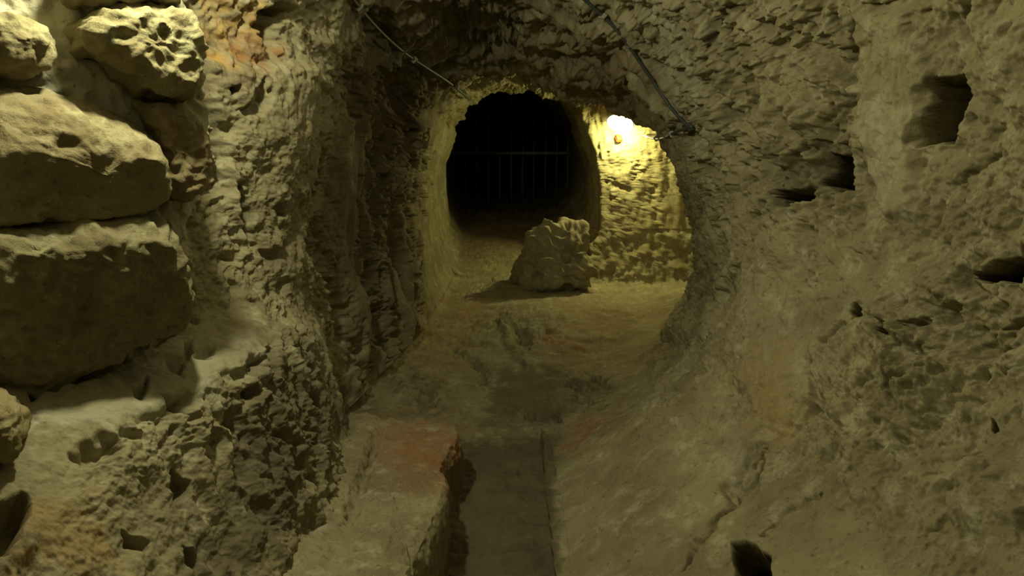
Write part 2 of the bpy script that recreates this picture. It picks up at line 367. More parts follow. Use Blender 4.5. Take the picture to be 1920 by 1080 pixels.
# hollows in the tunnel roof
feat([(820, 30), (900, 10), (980, 40), (965, 105), (900, 120), (840, 90)], .12, 28, 20, ymax=8, ymin=3)
feat([(690, 130), (760, 120), (800, 150), (790, 210), (720, 200)], .09, 22, 16, ymax=8, ymin=3)
feat([(660, 20), (740, 30), (760, 90), (690, 100)], .09, 24, 16, ymax=8, ymin=3)
crack([(1005, 70), (1050, 78), (1095, 68)], .05, 9, 8, ymax=8, ymin=3)
crack([(1075, 95), (1120, 108), (1150, 135)], .06, 9, 8, ymax=8, ymin=3)
crack([(1010, 118), (1060, 125), (1110, 122)], .04, 7, 8, ymax=8, ymin=3)
crack([(1150, 155), (1172, 150), (1180, 165)], .06, 8, 8, ymax=8, ymin=3)
crack([(1105, 20), (1165, 55), (1215, 110), (1250, 170), (1275, 225)], .05, 8, 4, ymax=7, ymin=3, taper=False)
# --- niche wall under the lamp
feat([(1130, 286), (1140, 282), (1142, 296), (1132, 298)], .03, 5, 2, ymax=9.6, ymin=7.5)
crack([(1190, 300), (1200, 330), (1180, 350)], .03, 5, 8, ymax=9.6, ymin=7)
crack([(1140, 320), (1150, 350), (1160, 380)], .03, 5, 8, ymax=9.6, ymin=7)
crack([(1230, 330), (1225, 390), (1235, 450)], .03, 6, 8, ymax=9.6, ymin=7)
# --- bench, lower left
feat([(125, 850), (160, 815), (225, 805), (245, 830), (225, 868), (150, 875)], .06, 18, 10, ymax=4)
feat([(328, 885), (342, 875), (365, 900), (362, 950), (340, 945)], .10, 10, 5, ymax=4)
feat([(345, 640), (362, 632), (358, 672), (348, 672)], .05, 7, 3, ymax=4)
feat([(315, 670), (350, 655), (345, 705), (325, 700)], .05, 10, 5, ymax=4)
crack([(245, 722), (262, 732), (275, 705)], .06, 8, 4, ymax=4)
crack([(300, 735), (340, 760), (352, 785)], .05, 10, 6, ymax=4)
feat([(360, 655), (405, 650), (400, 668), (370, 668)], .03, 8, 6, ymax=4)
feat([(478, 660), (505, 665), (500, 690), (480, 680)], .05, 10, 5, ymax=4)
feat([(448, 730), (478, 712), (485, 740), (455, 760)], .05, 10, 5, ymax=4)
feat([(405, 775), (450, 760), (455, 800), (425, 815)], .05, 14, 8, ymax=4)
feat([(-20, 945), (45, 925), (66, 945), (20, 1030), (-20, 1040)], .14, 12, 6, ymax=4)
feat([(240, 990), (290, 1010), (285, 1035), (250, 1020)], .06, 10, 6, ymax=4)
feat([(60, 745), (200, 690), (310, 640), (350, 590), (345, 560), (300, 600), (200, 640), (60, 700)], .12, 14, 5, ymax=4)
crack([(350, 500), (352, 560), (365, 592)], .10, 9, 4, ymax=4, taper=False)
crack([(355, 1020), (375, 1060), (380, 1090)], .06, 9, 6, ymax=4)
rb = reg(1075, 440, 1290, 545, 9.2, 7.2, 10)
D[rb] += .05 * fbm(V[rb], .22, 3, 58.0, .6) * sst(.5, .8, Xv[rb]) * sst(7.6, 8.0, Yv[rb])
# --- tunnel floor relief
crack([(985, 782), (1020, 784), (1062, 796)], .05, 6, 4, ymax=8)
crack([(900, 765), (950, 760), (1000, 775)], .02, 6, 6, ymax=8)
feat([(930, 580), (1040, 575), (1052, 618), (1010, 635), (960, 622)], -.03, 16, 8, ymax=9)
feat([(965, 625), (1000, 630), (995, 665), (970, 650)], .05, 10, 5, ymax=9)
feat([(760, 730), (820, 720), (830, 775), (780, 770)], .05, 16, 8, ymax=7)
crack([(840, 650), (880, 672), (910, 700), (905, 730)], .05, 8, 6, ymax=8)
crack([(935, 600), (960, 650), (985, 690)], -.04, 9, 4, ymax=8)
crack([(860, 560), (905, 540), (930, 520)], .03, 7, 6, ymax=9)
feat([(560, 1075), (640, 860), (690, 840), (600, 1080)], 0.0, 9)
# trampled bottom of the trench
tm = sst(4.6, 4.2, Yv) * (np.abs(Xv + .06) < .3)
D += tm * floorz * (.018 * (1 - 2 * np.abs(noise(V, (.22, .10, .3), 71))) + .012 * noise(V, .06, 73))

# ------------------------------------------------------------------ stains and tones (red, ochre, pale, dark)
stain(0, [(690, 790), (850, 800), (865, 830), (840, 905), (760, 900), (700, 850)], .8, 40)
stain(0, [(1075, 790), (1160, 765), (1165, 790), (1080, 850), (1060, 840)], .8, 22)
stain(0, [(1030, 625), (1080, 632), (1080, 665), (1020, 660)], .9, 18)
stain(0, [(850, 560), (900, 560), (900, 600), (850, 600)], .35, 20)
stain(0, [(1100, 60), (1180, 150), (1240, 200), (1200, 220), (1120, 180)], .35, 40, ymin=3)
stain(0, [(690, 130), (800, 150), (780, 260), (700, 250)], .4, 40, ymin=3)
stain(0, [(760, 380), (800, 380), (800, 460), (760, 460)], .35, 20, ymin=3)
stain(0, [(870, 400), (1000, 400), (1000, 475), (880, 478)], .5, 20, ymin=3)
stain(1, [(395, 0), (490, 0), (520, 60), (470, 110), (400, 90)], .9, 25, ymax=5)
stain(0, [(470, 60), (520, 70), (515, 130), (465, 125)], .7, 20, ymax=5)
stain(1, [(1100, 210), (1300, 260), (1300, 540), (1130, 520)], .08, 25, ymin=6)
stain(1, [(1050, 560), (1270, 560), (1230, 700), (1080, 700)], .4, 30, ymin=4)
stain(1, [(1380, 700), (1470, 640), (1500, 800), (1420, 830)], .45, 40, ymax=5)
stain(1, [(760, 560), (900, 560), (870, 720), (740, 700)], .35, 30, ymin=4)
stain(1, [(60, 960), (200, 940), (230, 1080), (0, 1080)], .45, 30, ymax=4)
stain(2, [(1610, 180), (1710, 180), (1720, 420), (1640, 400)], .6, 20, ymax=5)
stain(2, [(1450, 540), (1560, 700), (1520, 760), (1440, 720), (1380, 900), (1330, 900)], .45, 30, ymax=5)
stain(2, [(1180, 0), (1290, 0), (1310, 260), (1270, 240), (1200, 90)], .5, 20, ymax=6)
stain(2, [(350, 590), (500, 640), (480, 700), (340, 780), (100, 800), (60, 860), (60, 760), (250, 690)], .6, 25, ymax=4)  # paler tone along the bench top
stain(2, [(330, 400), (360, 390), (360, 590), (345, 560)], .6, 10, ymax=4)
stain(3, [(830, 830), (1050, 820), (1050, 1100), (780, 1100)], .9, 14, 10, ymax=5)
stain(3, [(940, 690), (1060, 690), (1055, 790), (900, 800)], .7, 20, 14, ymax=8)
stain(3, [(1070, 715), (1130, 705), (1120, 755), (1085, 755)], .6, 14, ymax=7)
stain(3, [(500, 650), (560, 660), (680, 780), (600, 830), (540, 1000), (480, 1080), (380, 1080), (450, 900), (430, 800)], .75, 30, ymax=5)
stain(3, [(760, 725), (830, 720), (830, 780), (770, 780)], .5, 18, ymax=8)
stain(3, [(640, -20), (1000, -20), (980, 120), (860, 170), (800, 240), (690, 330), (640, 160)], .6, 30, ymin=3)  # left part of the roof darkened: its shade put into the colour
stain(3, [(1400, 290), (1600, 270), (1600, 365), (1450, 390)], .6, 20, ymax=5)  # this and the next three: darker tone over the carved hollows
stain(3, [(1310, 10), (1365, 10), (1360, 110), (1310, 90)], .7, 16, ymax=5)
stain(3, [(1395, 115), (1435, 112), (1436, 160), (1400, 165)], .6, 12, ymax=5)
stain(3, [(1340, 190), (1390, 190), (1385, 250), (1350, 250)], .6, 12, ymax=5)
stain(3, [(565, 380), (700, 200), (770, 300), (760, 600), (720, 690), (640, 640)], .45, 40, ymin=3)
DD = D[..., None] * NRM; DD[..., 1] += D2
VD = (V + DD).astype(np.float32)
QX, QY, QF = proj(VD)
print('features', time.time() - T0)

def surf(px, py, tol=4.0, off=0.0, ymin=1.0):
    """the point of the rock seen at a pixel of the photograph, moved off towards the open air"""
    m = (np.abs(QX - px) < tol) & (np.abs(QY - py) < tol) & (VD[..., 1] > ymin)
    I = np.where(m)
    if not len(I[0]): return surf(px, py, tol * 2, off, ymin)
    k = np.argmin(QF[I]); i, j = I[0][k], I[1][k]
    return VD[i, j] - off * NRM[i, j], -NRM[i, j]

# ------------------------------------------------------------------ materials
def N(nt, t, **kw):
    n = nt.nodes.new(t)
    for k, v in kw.items(): setattr(n, k, v)
    return n
def rock_mat(name, base=((.345, .305, .195), (.235, .20, .125), (.49, .455, .33)), rough=.88, stains=True, bump=.5):
    m = bpy.data.materials.new(name); m.use_nodes = True; nt = m.node_tree; L = nt.links
    bs = nt.nodes['Principled BSDF']; bs.inputs['Roughness'].default_value = rough
    bs.inputs['Specular IOR Level'].default_value = .25
    tc = N(nt, 'ShaderNodeTexCoord')
    def tex(scale, detail=6, r=.6):
        n = N(nt, 'ShaderNodeTexNoise'); n.inputs['Scale'].default_value = scale; n.inputs['Detail'].default_value = detail; n.inputs['Roughness'].default_value = r
        L.new(tc.outputs['Object'], n.inputs['Vector']); return n
    def ramp(src, p0, p1):
        r = N(nt, 'ShaderNodeMapRange'); r.inputs['From Min'].default_value = p0; r.inputs['From Max'].default_value = p1
        L.new(src, r.inputs['Value']); return r.outputs['Result']
    def mix(fac, a, b):
        n = N(nt, 'ShaderNodeMix', data_type='RGBA')
        if hasattr(fac, 'default_value') or hasattr(fac, 'links'): L.new(fac, n.inputs[0])
        else: n.inputs[0].default_value = fac
        for s, v in ((6, a), (7, b)):
            if isinstance(v, tuple): n.inputs[s].default_value = v + (1,)
            else: L.new(v, n.inputs[s])
        return n.outputs[2]
    c = mix(ramp(tex(3.0).outputs['Fac'], .38, .62), base[0], base[1])
    c = mix(ramp(tex(9.0, 8, .7).outputs['Fac'], .52, .72), c, base[2])
    c = mix(ramp(tex(38.0, 5, .7).outputs['Fac'], .56, .74), c, (.12, .095, .055))
    sp_ = N(nt, 'ShaderNodeTexVoronoi'); sp_.inputs['Scale'].default_value = 55; L.new(tc.outputs['Object'], sp_.inputs['Vector'])
    c = mix(ramp(sp_.outputs['Distance'], .12, .05), c, (.46, .42, .30))
    if stains:
        at = N(nt, 'ShaderNodeAttribute', attribute_name='stain')
        sep = N(nt, 'ShaderNodeSeparateColor'); L.new(at.outputs['Color'], sep.inputs[0])
        br = ramp(tex(14, 6, .7).outputs['Fac'], .25, .6)
        def am(s):
            k = N(nt, 'ShaderNodeMath', operation='MULTIPLY'); L.new(s, k.inputs[0]); L.new(br, k.inputs[1]); return k.outputs[0]
        c = mix(sep.outputs[2], c, mix(ramp(tex(6).outputs['Fac'], .3, .7), c, (.52, .50, .40)))
        c = mix(am(sep.outputs[1]), c, (.44, .27, .09))
        c = mix(am(sep.outputs[0]), c, (.30, .12, .05))
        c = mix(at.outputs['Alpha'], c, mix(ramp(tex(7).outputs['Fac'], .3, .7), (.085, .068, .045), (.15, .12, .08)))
    L.new(c, bs.inputs['Base Color'])
    b1 = N(nt, 'ShaderNodeBump'); b1.inputs['Strength'].default_value = bump; b1.inputs['Distance'].default_value = .012
    L.new(tex(45, 8, .65).outputs['Fac'], b1.inputs['Height'])
    L.new(b1.outputs['Normal'], bs.inputs['Normal'])
    return m
M_ROCK = rock_mat('tunnel_rock')
M_BLOCK = rock_mat('masonry_stone', base=((.33, .295, .175), (.21, .175, .095), (.47, .45, .28)), bump=.7)
M_MORTAR = rock_mat('mortar', base=((.5, .47, .36), (.40, .37, .27), (.58, .55, .44)), bump=.5)
def plain(name, col, rough=.6, metal=0.0):
    m = bpy.data.materials.new(name); m.use_nodes = True; nt = m.node_tree; b = nt.nodes['Principled BSDF']
    b.inputs['Roughness'].default_value = rough; b.inputs['Metallic'].default_value = metal
    n = N(nt, 'ShaderNodeTexNoise'); n.inputs['Scale'].default_value = 30; tc = N(nt, 'ShaderNodeTexCoord'); nt.links.new(tc.outputs['Object'], n.inputs['Vector'])
    x = N(nt, 'ShaderNodeMix', data_type='RGBA'); nt.links.new(n.outputs['Fac'], x.inputs[0])
    x.inputs[6].default_value = tuple(c * .7 for c in col) + (1,); x.inputs[7].default_value = tuple(min(1, c * 1.25) for c in col) + (1,)
    nt.links.new(x.outputs[2], b.inputs['Base Color']); return m
M_IRON = plain('gate_iron', (.07, .078, .095), .55, .3)
M_CABLE = plain('cable_grey', (.055, .055, .055), .6)
M_COND = plain('conduit_grey', (.07, .075, .08), .5)
M_CLIP = plain('clip_white', (.4, .4, .37), .5)
M_ORANGE = plain('orange_plastic', (.75, .07, .01), .6)
M_BOX = plain('box_dark', (.09, .09, .085), .6)
M_HOUS = plain('lamp_housing', (.25, .25, .24), .5)
M_GLOW = bpy.data.materials.new('lamp_glass'); M_GLOW.use_nodes = True
b = M_GLOW.node_tree.nodes['Principled BSDF']; b.inputs['Base Color'].default_value = (1, 1, .9, 1)
b.inputs['Emission Color'].default_value = (1, .97, .72, 1); b.inputs['Emission Strength'].default_value = 30

# ------------------------------------------------------------------ mesh helpers
def mesh_from_grid(name, G, mat, wrap=False, stain_g=None, flip=False, **props):
    h, w_ = G.shape[:2]
    idx = np.arange(h * w_).reshape(h, w_)
    a = idx[:-1, :-1]; b_ = idx[:-1, 1:]; c = idx[1:, 1:]; d = idx[1:, :-1]
    q = np.stack([a, b_, c, d], -1).reshape(-1, 4)
    if flip: q = q[:, ::-1]
    me = bpy.data.meshes.new(name)
    me.vertices.add(h * w_); me.vertices.foreach_set('co', np.ascontiguousarray(G, np.float32).ravel())
    me.loops.add(q.size); me.loops.foreach_set('vertex_index', q.ravel().astype(np.int32))
    me.polygons.add(len(q)); me.polygons.foreach_set('loop_start', np.arange(0, q.size, 4, dtype=np.int32)); me.polygons.foreach_set('loop_total', np.full(len(q), 4, np.int32))
    me.update(calc_edges=True)
    me.shade_smooth()
    if stain_g is not None:
        at = me.attributes.new('stain', 'FLOAT_COLOR', 'POINT'); at.data.foreach_set('color', np.ascontiguousarray(stain_g, np.float32).ravel())
    me.materials.append(mat)
    o = bpy.data.objects.new(name, me); C.objects.link(o)
    for k, v in props.items(): o[k] = v
    return o
def mesh_raw(name, verts, faces, mat, parent=None, smooth=True):
    me = bpy.data.meshes.new(name); me.from_pydata([tuple(map(float, v)) for v in verts], [], faces); me.update()
    if smooth: me.shade_smooth()
    me.materials.append(mat); o = bpy.data.objects.new(name, me); C.objects.link(o)
    if parent: o.parent = parent
    return o
def empty(name, loc, label, cat, group=None):
    o = bpy.data.objects.new(name, None); C.objects.link(o); o.location = tuple(map(float, loc)); o.empty_display_size = .1
    tag(o, label, cat, group); return o
def tag(o, label, cat, group=None):
    o['label'] = label; o['category'] = cat
    if group: o['group'] = group
def tube_geo(pts, r, seg=8):
    pts = [np.array(p, float) for p in pts]; vs, fs = [], []
    for i, p in enumerate(pts):
        t = pts[min(i + 1, len(pts) - 1)] - pts[max(i - 1, 0)]; t /= np.linalg.norm(t) + 1e-9
        a = np.cross(t, (0, 0, 1)) if abs(t[2]) < .9 else np.cross(t, (1, 0, 0)); a /= np.linalg.norm(a); b_ = np.cross(t, a)
        for k in range(seg):
            an = 2 * math.pi * k / seg; vs.append(p + r * (math.cos(an) * a + math.sin(an) * b_))
    for i in range(len(pts) - 1):
        for k in range(seg):
            k2 = (k + 1) % seg; fs.append((i * seg + k, i * seg + k2, (i + 1) * seg + k2, (i + 1) * seg + k))
    fs.append(tuple(range(seg))[::-1]); fs.append(tuple((len(pts) - 1) * seg + k for k in range(seg)))
    return vs, fs
def smooth_path(pts, n=8):
    pts = [np.array(p, float) for p in pts]; pts = [2 * pts[0] - pts[1]] + pts + [2 * pts[-1] - pts[-2]]; out = []
    for i in range(1, len(pts) - 2):
        for k in range(n):
            t = k / n; a, b_, c, d = pts[i - 1:i + 3]
            out.append(.5 * (2 * b_ + (c - a) * t + (2 * a - 5 * b_ + 4 * c - d) * t * t + (3 * b_ - a - 3 * c + d) * t ** 3))
    out.append(pts[-2]); return out
def box_geo(c, u, v, n, a, b_, d):
    """box centred at c with half sizes a,b,d along u,v,n, corners bevelled"""
    vs, fs = [], []
    c, u, v, n = map(lambda q: np.array(q, float), (c, u, v, n)); be = min(a, b_, d) * .3
    rings = []
    for dz, ins in ((-d, be), (-d + be, 0), (d - be, 0), (d, be)):
        A, B = a - ins, b_ - ins; ring = []
        for sx, sy in ((-1, -1), (1, -1), (1, 1), (-1, 1)):
            for (ex, ey) in (((0, be), (be, 0)) if (sx * sy) > 0 else ((be, 0), (0, be))):
                vs.append(c + u * sx * (A - ex) + v * sy * (B - ey) + n * dz); ring.append(len(vs) - 1)
        rings.append(ring)
    for r0, r1 in zip(rings[:-1], rings[1:]):
        for k in range(8): fs.append((r0[k], r0[(k + 1) % 8], r1[(k + 1) % 8], r1[k]))
    fs.append(tuple(rings[0][::-1])); fs.append(tuple(rings[-1])); return vs, fs
def merge(*gs):
    vs, fs = [], []
    for v, f in gs:
        o = len(vs); vs += list(v); fs += [tuple(i + o for i in q) for q in f]
    return vs, fs

# ------------------------------------------------------------------ the passage itself: floor, two walls, roof
# cut along constant angle; the cuts lie in the roof and at the wall feet
def cols(a0, a1):
    i0 = int(round(a0 / (2 * math.pi) * NA)); i1 = int(round(a1 / (2 * math.pi) * NA)); return np.arange(i0, i1 + 1) % NA
for nm, a0, a1 in (('wall_right', math.radians(-38), math.radians(48)), ('ceiling', math.radians(48), math.radians(128)), ('wall_left', math.radians(128), math.radians(226)), ('floor', math.radians(226), math.radians(322))):
    ii = cols(a0, a1)
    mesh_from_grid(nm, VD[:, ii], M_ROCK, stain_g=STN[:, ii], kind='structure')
# end of the passage far beyond the gate
ring = VD[-1]; cen = ring.mean(0)
G = np.stack([ring + (cen - ring) * t + np.array([0, .4 * t, 0]) for t in np.linspace(0, .97, 12)]); G = np.concatenate([G, G[:, :1]], 1)
mesh_from_grid('wall_back', G[:, ::6], M_ROCK, stain_g=np.zeros(G[:, ::6].shape[:2] + (4,), np.float32), kind='structure')
print('shell', time.time() - T0)

# ------------------------------------------------------------------ loose rocks and masonry: solids over an outline
def relief_rock(name, outline, org, u, v, n, H, bev, bev_top=None, step=.008, amp=.02, mat=None, label='', cat='stone', group=None, seed=0.0,
                st=(0, 0, 0, 0), back=.12, warp=.012, round_=.0, extra=None, pits=.5, ns=1.0):
    """outline: metres in the (u,v) plane through org; n points to the open air; the solid is H proud of the plane and 'back' deep behind it"""
    outline = np.array(outline, float); u, v, n, org = [np.array(q, float) for q in (u, v, n, org)]
    lo = outline.min(0) - .05; hi = outline.max(0) + .05
    # polar grid over the outline: rings from the rim to the middle, then back face
    c = outline.mean(0); na = int(max(120, 2 * math.pi * np.hypot(*(hi - lo)) / 2.6 / step)); nr = int(max(30, np.hypot(*(hi - lo)) / 2.6 / step))
    e = np.roll(outline, -1, 0) - outline; L_ = np.hypot(e[:, 0], e[:, 1]); cum = np.concatenate([[0], np.cumsum(L_)])
    s = np.linspace(0, cum[-1], na, endpoint=False); oi = np.searchsorted(cum, s, side='right') - 1; tt = ((s - cum[oi]) / L_[oi])[:, None]
    rim = outline[oi] + tt * e[oi]
    k = np.exp(-.5 * (np.arange(-30, 31) / (max(1, .02 / (cum[-1] / na)))) ** 2); k /= k.sum()
    rim = np.stack([np.convolve(np.concatenate([rim[-30:, j], rim[:, j], rim[:30, j]]), k, 'valid') for j in (0, 1)], 1)
    tr = np.linspace(0, 1, nr) ** 1.25
    UV = rim[None] * (1 - tr)[:, None, None] + c * tr[:, None, None]
    sd = np.maximum(sdf_poly(UV[..., 0], UV[..., 1], rim[::max(1, na // 150)]), 0)
    gv = rim[:, 1] - c[1]; gv = np.clip(gv / (abs(gv).max() + 1e-9), 0, 1)
    bw = bev + ((bev_top or bev) - bev) * sst(.25, .8, gv)[None, :] 
    x = np.clip(sd / bw, 0, 1)
    h = H * np.sqrt(1 - (1 - x) ** 2.2)
    if round_: h = h + round_ * (1 - ((UV - c) ** 2).sum(-1) / ((hi - lo) ** 2).sum() * 4)
    if extra is not None: h = h + extra(UV[..., 0], UV[..., 1])
    W = org + UV[..., :1] * u + UV[..., 1:] * v + h[..., None] * n
    sk = []
    for hb in np.linspace(-back, 0, 6)[:-1]:
        sk.append(org + rim[:, :1] * u + rim[:, 1:] * v + hb * n)
    W = np.concatenate([np.array(sk), W], 0)
    bk = np.stack([org + (rim + (c - rim) * t)[:, :1] * u + (rim + (c - rim) * t)[:, 1:] * v - back * n for t in np.linspace(1, .1, 6)])
    W = np.concatenate([bk, W], 0)
    nn = grid_normals(W)
    mid_ = W[nr // 2 + 11:nr // 2 + 12].reshape(-1, 3).mean(0)
    if (nn[-nr:] * n).sum() < 0: nn = -nn
    q = W + .03 * ns * np.stack([noise(W, .2 * ns, 3 + seed), noise(W, .2 * ns, 9 + seed), noise(W, .2 * ns, 15 + seed)], -1)
    d = amp * (1.3 * fbm(q, .22 * ns, 2, seed) + .9 * fbm(q, .075 * ns, 3, 2 + seed, .6) - .9 * (np.abs(noise(q, .06 * ns, 5 + seed)) * 2 - .5))
    d -= pits * 2.2 * amp * np.clip(noise(q, .07 * ns, 25 + seed) - .3, 0, 1) * 2
    d += .004 * fbm(W, .03, 3, 7 + seed, .6)
    W = W + nn * d[..., None]
    G = np.concatenate([W, W[:, :1]], 1)
    cap = np.repeat(G[-1:].mean(1, keepdims=True), G.shape[1], 1); G = np.concatenate([G, cap], 0)
    piv = org.copy(); G = G - piv
    stg = np.zeros(G.shape[:2] + (4,), np.float32); nz = .6 + .5 * noise(G + piv, .15, 91)
    for i in range(4): stg[..., i] = np.clip(st[i] * nz, 0, 1)
    o = mesh_from_grid(name, G, mat or M_BLOCK, stain_g=stg)
    o.location = tuple(map(float, piv)); tag(o, label, cat, group)
    return o
WP0 = P(180, 350, 2.36); WYAW = 42
def frame_rock(name, pxpoly, Y0, yaw, tilt, off=0.0, **kw):
    """outline seen in the photograph on a plane through the point at its middle, turned by yaw (deg about z) and leaned by tilt"""
    a = np.array(pxpoly, float); c = a.mean(0); O = P(c[0], c[1], Y0 or 1.0)
    yw, tl = math.radians(yaw), math.radians(tilt)
    n = np.array([math.sin(yw) * math.cos(tl), -math.cos(yw) * math.cos(tl), math.sin(tl)])
    u = np.array([math.cos(yw), math.sin(yw), 0.0]); v = np.cross(n, u); v = -v if v[2] < 0 else v
    if Y0 is None:
        wn_ = np.array([math.sin(math.radians(WYAW)), -math.cos(math.radians(WYAW)), 0.0]); d = P(c[0], c[1], 1.0)
        O = d * (((WP0 + off * wn_) @ wn_) / (d @ wn_))
    out = []
    for x, y in pxpoly:
        d = P(x, y, 1.0); t = (O @ n) / (d @ n); w_ = d * t - O; out.append((w_ @ u, w_ @ v))
    return relief_rock(name, out, O, u, v, n, **kw)
YAW = WYAW
frame_rock('masonry_block', [(-60, 172), (60, 168), (150, 190), (235, 220), (282, 258), (292, 300), (288, 340), (250, 370), (120, 382), (-60, 394)], None, YAW, -18, H=.21, bev=.035, bev_top=.15, amp=.007,
  label='big flat-fronted masonry block with a pale worn upper edge, left edge of the photo', cat='stone', group='masonry blocks of the left wall', seed=1, back=.03, pits=.9, st=(.15, 0, 0, .12))
frame_rock('masonry_block', [(-60, 408), (120, 396), (280, 388), (318, 420), (335, 500), (346, 545), (300, 588), (180, 652), (70, 722), (20, 720), (-60, 660)], None, YAW, -20, H=.17, bev=.05, bev_top=.05, amp=.014,
  label='dark pitted masonry block below the flat-fronted block, above the pale bench', cat='stone', group='masonry blocks of the left wall', seed=2, back=.03, st=(0, 0, 0, .3))
frame_rock('masonry_block', [(130, 60), (175, 22), (260, 20), (332, 30), (366, 90), (374, 160), (350, 200), (290, 188), (205, 140), (140, 100)], None, YAW, 6, H=.15, bev=.05, amp=.015,
  label='slanting rugged stone with eroded ledges above the flat-fronted block', cat='stone', group='masonry blocks of the left wall', seed=3, back=.03, pits=.25)
frame_rock('masonry_block', [(252, 188), (345, 204), (376, 235), (392, 300), (368, 372), (330, 384), (300, 372), (296, 300), (280, 240)], None, YAW, 0, H=.09, bev=.04, amp=.013,
  label='narrow recessed dark stone at the right end of the flat-fronted block', cat='stone', group='masonry blocks of the left wall', seed=4, back=.03, st=(.3, 0, 0, .4))
frame_rock('masonry_block', [(-60, 20), (25, 40), (70, 55), (100, 90), (98, 125), (70, 148), (15, 150), (-60, 140)], None, YAW, 6, H=.13, bev=.07, amp=.010,
  label='rounded mossy stone in the top left corner, lit bright', cat='stone', group='masonry blocks of the left wall', seed=5, back=.03)
frame_rock('masonry_block', [(120, -90), (310, -80), (336, 20), (250, 12), (150, 14), (110, -10)], None, YAW, 8, H=.12, bev=.05, amp=.012,
  label='pale stone cut off by the top edge, above the slanting rugged stone', cat='stone', group='masonry blocks of the left wall', seed=6, back=.03)
frame_rock('rubble_stone', [(-60, 735), (0, 745), (35, 752), (52, 790), (48, 840), (20, 868), (-60, 880)], 1.9, 30, 5, H=.10, bev=.05, amp=.009,
  label='small yellowish stone at the left edge, in front of the pale bench', cat='stone', seed=7, back=.10, st=(0, .4, .0, 0))
o = frame_rock('wall_left', [(-90, -160), (300, -160), (345, 20), (378, 130), (388, 220), (380, 330), (352, 400), (345, 560), (300, 590), (60, 720), (-90, 690)], None, YAW, 0, off=-.06, H=.03, bev=.04, amp=.010,
  mat=M_MORTAR, label='', cat='', seed=8, back=.2, step=.010)
del o['label']; del o['category']; o['kind'] = 'structure'
# boulder on the tunnel floor, lit by the lamp
frame_rock('boulder', [(978, 500), (984, 456), (1003, 433), (1050, 428), (1088, 436), (1102, 462), (1090, 490), (1112, 520), (1100, 545), (1040, 556), (1003, 550), (980, 528)], 8.05, 12, 32, H=.26, bev=.12, amp=.045, pits=1.0, ns=2.3,
  label='large rugged boulder on the tunnel floor in front of the gate, lit by the lamp', cat='boulder', seed=9, back=.35, step=.015, mat=M_ROCK)
# raised kerb, left of the trench (its plan drawn in metres on the floor)
def fl(px, py, z):
    d = P(px, py, 1.0); t = z / d[2]; return (d[0] * t, d[1] * t)
ko = [fl(868, 818, -1.33), fl(858, 795, -1.33), fl(800, 785, -1.33), fl(650, 790, -1.33), fl(610, 840, -1.33), fl(560, 940, -1.33), (-.86, 2.5), (-.9, 1.5), (-.31, 1.5), (-.31, 2.5), fl(772, 1078, -1.33), fl(812, 1000, -1.33), fl(838, 930, -1.33), fl(842, 892, -1.33), fl(832, 866, -1.33), fl(852, 838, -1.33)]
kc = np.array([-.55, 2.9]); 
def kerb_extra(a, b_):
    X = a + kc[0]; Y = b_ + kc[1]
    return .05 * sst(-.55, -.8, X) - .035 * np.exp(-((X + .62 + .05 * (Y - 3)) / .02) ** 2) * sst(2.6, 3.0, Y) * sst(4.2, 3.6, Y)
o = relief_rock('stone_kerb', np.array(ko) - kc, (kc[0], kc[1], -1.45), (1, 0, 0), (0, 1, 0), (0, 0, 1), H=.12, bev=.03, step=.008, amp=.008, mat=M_ROCK,
  label='raised smooth stone kerb with a reddish far end, left of the sunken path', cat='kerb', seed=11, back=.30, extra=kerb_extra, pits=.2)
me = o.data; n_ = len(me.vertices); co = np.empty(n_ * 3, np.float32); me.vertices.foreach_get('co', co); co = co.reshape(-1, 3) + np.array(o.location)
kx, ky, kf = proj(co); sg = np.zeros((n_, 4), np.float32); wn = 25 * noise(co, .12, 61)
sg[:, 0] = np.clip(.95 * sst(-60, 75, sdf_poly(kx + wn, ky + wn, [(700, 790), (865, 790), (870, 850), (845, 900), (770, 905), (720, 860)])), 0, 1)
sg[:, 0] = np.maximum(sg[:, 0], .9 * sst(-20, 20, sdf_poly(kx, ky, [(835, 810), (872, 805), (865, 870), (840, 900)])))
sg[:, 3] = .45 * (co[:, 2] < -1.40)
me.attributes['stain'].data.foreach_set('color', sg.ravel())
print('rocks', time.time() - T0)

# ------------------------------------------------------------------ gate
GY = 11.6
g = empty('barred_gate', P(960, 395, GY), 'dark iron barred gate closing the far end of the tunnel', 'gate')
gl = np.array(g.location)
bx = [851, 872, 894, 916, 937, 959, 980, 1001, 1023, 1044, 1065]
def lim(px):
    x = P(px, 290, GY)[0]
    k = np.argmin(np.abs(YS - GY)); rg = VD[k]; s = np.abs(rg[:, 0] - x) < .03
    z = rg[s][:, 2]; zc = CZS[k]
    return (z[z < zc].max() if (z < zc).any() else zc - .3), (z[z > zc].min() if (z > zc).any() else zc + .3)
for i, x in enumerate(bx):
    z0, z1 = lim(x); X = P(x, 290, GY)[0]; r = .011 if i < len(bx) - 1 else .018
    vs, fs = tube_geo([np.array((X, GY, z)) - gl for z in np.linspace(z0 - .03, z1 + .03, 6)], r, 8)
    mesh_raw('bar', vs, fs, M_IRON, g)
zr = P(960, 287, GY)[2]
for nm, zz, xa, xb in (('crossbar', zr, 846, 1068),):
    vs, fs = box_geo(np.array(((P(xa, 287, GY)[0] + P(xb, 287, GY)[0]) / 2, GY, zz)) - gl, (1, 0, 0), (0, 0, 1), (0, -1, 0), (xb - xa) / 2 / F * GY, .022, .012)
    mesh_raw(nm, vs, fs, M_IRON, g, False)

